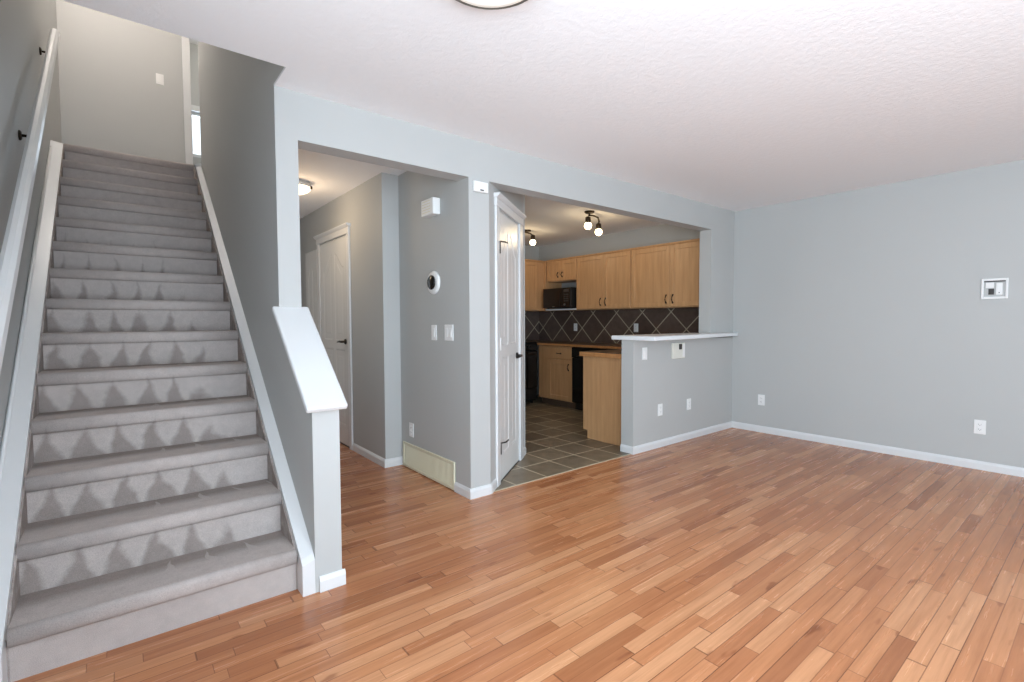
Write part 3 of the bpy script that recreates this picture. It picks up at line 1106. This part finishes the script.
# back-wall cabinet
o = thing('wall_cabinet', (4.7, 5.82, ZU0), 'maple wall cabinet on the back wall, partly hidden by the pantry door', 'wall cabinet', 'maple wall cabinets')
MB().box(4.30, 5.085, 5.58, YB-.001, ZU0, ZU1, .001).build('cabinet_body', 'maple', o)
dr = shaker(MB(), 5.58, 4.52, 4.965, ZU0+.012, ZU1-.03, 'Y').build('cabinet_door', 'maple', o)
pull(dr, 5.58, 4.565, 1.50, .10, 'Y')
cr = [(0, 0), (-.012, 0), (-.030, .020), (-.030, .030), (0, .030)]
MB().prism(cr, lambda a, b: Vector((4.30, 5.58+a, ZU1-.03+b)), lambda a, b: Vector((5.06, 5.58+a, ZU1-.03+b))).build('crown', 'maple', o)
MB().box(5.086, XR-.001, 5.535, YB-.001, ZU0, ZU1, .001).build('corner_filler', 'maple', o)

# backsplash
mb = MB().box(XR-.008, XR-.0005, Y0B, YB-.0005, .90, ZU0)
mb.box(2.88, XR-.009, YB-.008, YB-.0005, .90, ZU0)
struct('wall_backsplash', mb, 'backsplash', 'dark brown diagonal tile backsplash with pale grout', 'backsplash')

# base cabinets of the right wall
o = thing('base_cabinet', (5.1, 5.05, 0), 'maple base cabinet with drawer and door left of the dishwasher', 'base cabinet')
MB().box(XBC, XR-.01, 4.705, 5.395, .10, .865, .001).build('cabinet_body', 'maple', o)
MB().box(XBC+.06, XR-.01, 4.705, 5.395, .0045, .0995).build('toe_kick', 'toe', o)
dr = shaker(MB(), XBC, 4.712, 5.19, .112, .675, 'X', .06).build('cabinet_door', 'maple', o)
pull(dr, XBC, 4.762, .58, .09)
dw = MB().box(XBC-.02, XBC, 4.712, 5.19, .69, .845, .004).build('drawer_front', 'maple', o)
pull(dw, XBC, 4.95, .765, .09, 'X', True)
# dishwasher
o = thing('dishwasher', (5.1, 4.4, 0), 'black dishwasher between the maple base cabinet and the peninsula', 'dishwasher')
MB().box(XBC+.005, XR-.01, 4.10, 4.70, .10, .864, .002).build('dishwasher_body', 'blackmatte', o)
MB().box(XBC-.02, XBC+.004, 4.105, 4.698, .11, .72, .006).build('dishwasher_door', 'black', o)
cp = MB().box(XBC-.028, XBC+.004, 4.105, 4.698, .725, .862, .006).build('control_panel', 'black', o)
MB().box(XBC-.045, XBC-.028, 4.2, 4.6, .735, .750, .004).build('door_grip', 'blackmatte', cp)
MB().box(XBC+.05, XR-.01, 4.105, 4.698, .0045, .0995).build('kick_plate', 'blackmatte', o)
# range / oven on the back wall
o = thing('kitchen_range', (4.44, 5.75, 0), 'black kitchen range against the back wall beside the pantry door', 'range')
rx0, rx1, ryf = 4.055, 4.812, 5.42
MB().box(rx0, rx1, ryf+.03, YB-.02, .06, .895, .003).build('range_body', 'blackmatte', o)
MB().box(rx0, rx1, ryf+.02, YB-.012, .8955, .912, .004).build('cooktop', 'black', o)
dr = MB().box(rx0+.004, rx1-.004, ryf, ryf+.029, .235, .78, .006).build('oven_door', 'black', o)
MB().tube([(rx0+.06, ryf-.002, .735), (rx0+.06, ryf-.04, .735), (rx1-.06, ryf-.04, .735), (rx1-.06, ryf-.002, .735)], .010, 10).build('oven_handle', 'black', dr)
MB().box(rx0+.004, rx1-.004, ryf+.004, ryf+.029, .065, .225, .006).build('drawer', 'blackmatte', o)
pn = MB().box(rx0+.004, rx1-.004, ryf, ryf+.029, .79, .892, .006).build('control_panel', 'black', o)
for i in range(4):
    MB().lathe([(.020, 0), (.018, -.022), (.0, -.024)], (rx0+.12+i*.16, ryf-.0005, .842), 'Y', 16).build('knob', 'blackmatte', pn)
for fx in (rx0+.05, rx1-.05):
    for fy in (ryf+.08, YB-.08):
        MB().lathe([(.02, .0042), (.02, .0595)], (fx, fy, 0), 'Z', 10).build('foot', 'blackmatte', o)
# worktop
o = thing('worktop', (5.1, 5.0, .866), 'brown laminate worktop along the kitchen wall', 'worktop')
mb = MB()
mb.prism([(XBC-.03, Y0B+.002), (XR-.009, Y0B+.002), (XR-.009, YB-.009), (4.815, YB-.009), (4.815, 5.40), (XBC-.03, 5.40)],
         lambda a, b: Vector((a, b, .866)), lambda a, b: Vector((a, b, .903)), .004)
mb.build('worktop_slab', 'counter_top', o)
MB().box(XBC-.034, XBC-.0305, 3.50, 5.395, .870, .900, .001).build('front_edge', 'maple_edge', o)

# peninsula
PX, PYB = 3.757, 3.53
o = thing('peninsula_cabinet', (4.25, 3.2, 0), 'maple peninsula cabinet end panel behind the bar half wall', 'peninsula')
mb = MB()
mb.prism([(Y0B+.001, .0045), (3.455, .0045), (3.455, .09), (3.515, .09), (3.515, .855), (Y0B+.001, .855)],
         lambda a, b: Vector((PX, a, b)), lambda a, b: Vector((PX+.02, a, b)), .001)
mb.build('end_panel', 'maple', o)
MB().box(PX+.021, 4.78, Y0B+.001, 3.51, .09, .855).build('cabinet_body', 'maple', o)
MB().box(PX+.021, 4.78, Y0B+.001, 3.455, .0045, .0895).build('toe_kick', 'toe', o)
o = thing('peninsula_worktop', (4.25, 3.2, .856), 'brown worktop with wooden edge on the peninsula', 'worktop')
MB().box(PX-.026, 4.785, Y0B+.001, PYB, .857, .903, .003).build('worktop_slab', 'counter_top', o)
e = MB().box(PX-.034, PX-.0265, Y0B+.001, PYB+.008, .857, .901, .002)
e.box(PX-.0265, 4.785, PYB+.0005, PYB+.008, .857, .901, .002)
e.build('wooden_edge', 'maple_edge', o)
# bar counter
o = thing('bar_counter', (4.4, 2.8, 1.044), 'white raised bar counter on top of the half wall', 'bar counter')
pts = [(3.60, 2.53), (4.2, 2.575), (4.8, 2.635), (XR-.001, 2.715)]
back = [(XR-.001, Y0-.0005), (XJ-.0005, Y0-.0005), (XJ-.0005, 3.012), (3.60, 3.012)]
mb = MB().prism(pts+back, lambda a, b: Vector((a, b, 1.044)), lambda a, b: Vector((a, b, 1.083)), .006)
mb.build('counter_slab', 'counter_edge', o)

# ------------------------------------------------------------------ upstairs lamp and added fill lights
point('stairwell_fill', (-.2, 5.6, 4.95), 38, (1.0, .90, .82), .15)  # unseen light without fixture, added as fill for the stair walls
point('landing_lamp', (1.8, 6.2, 5.0), 8, (1.0, .80, .62), .12)
point('far_room_fill', (1.7, 7.7, 4.9), 14, (1.0, .90, .76), .12)  # unseen light, added to brighten the wall around the far window
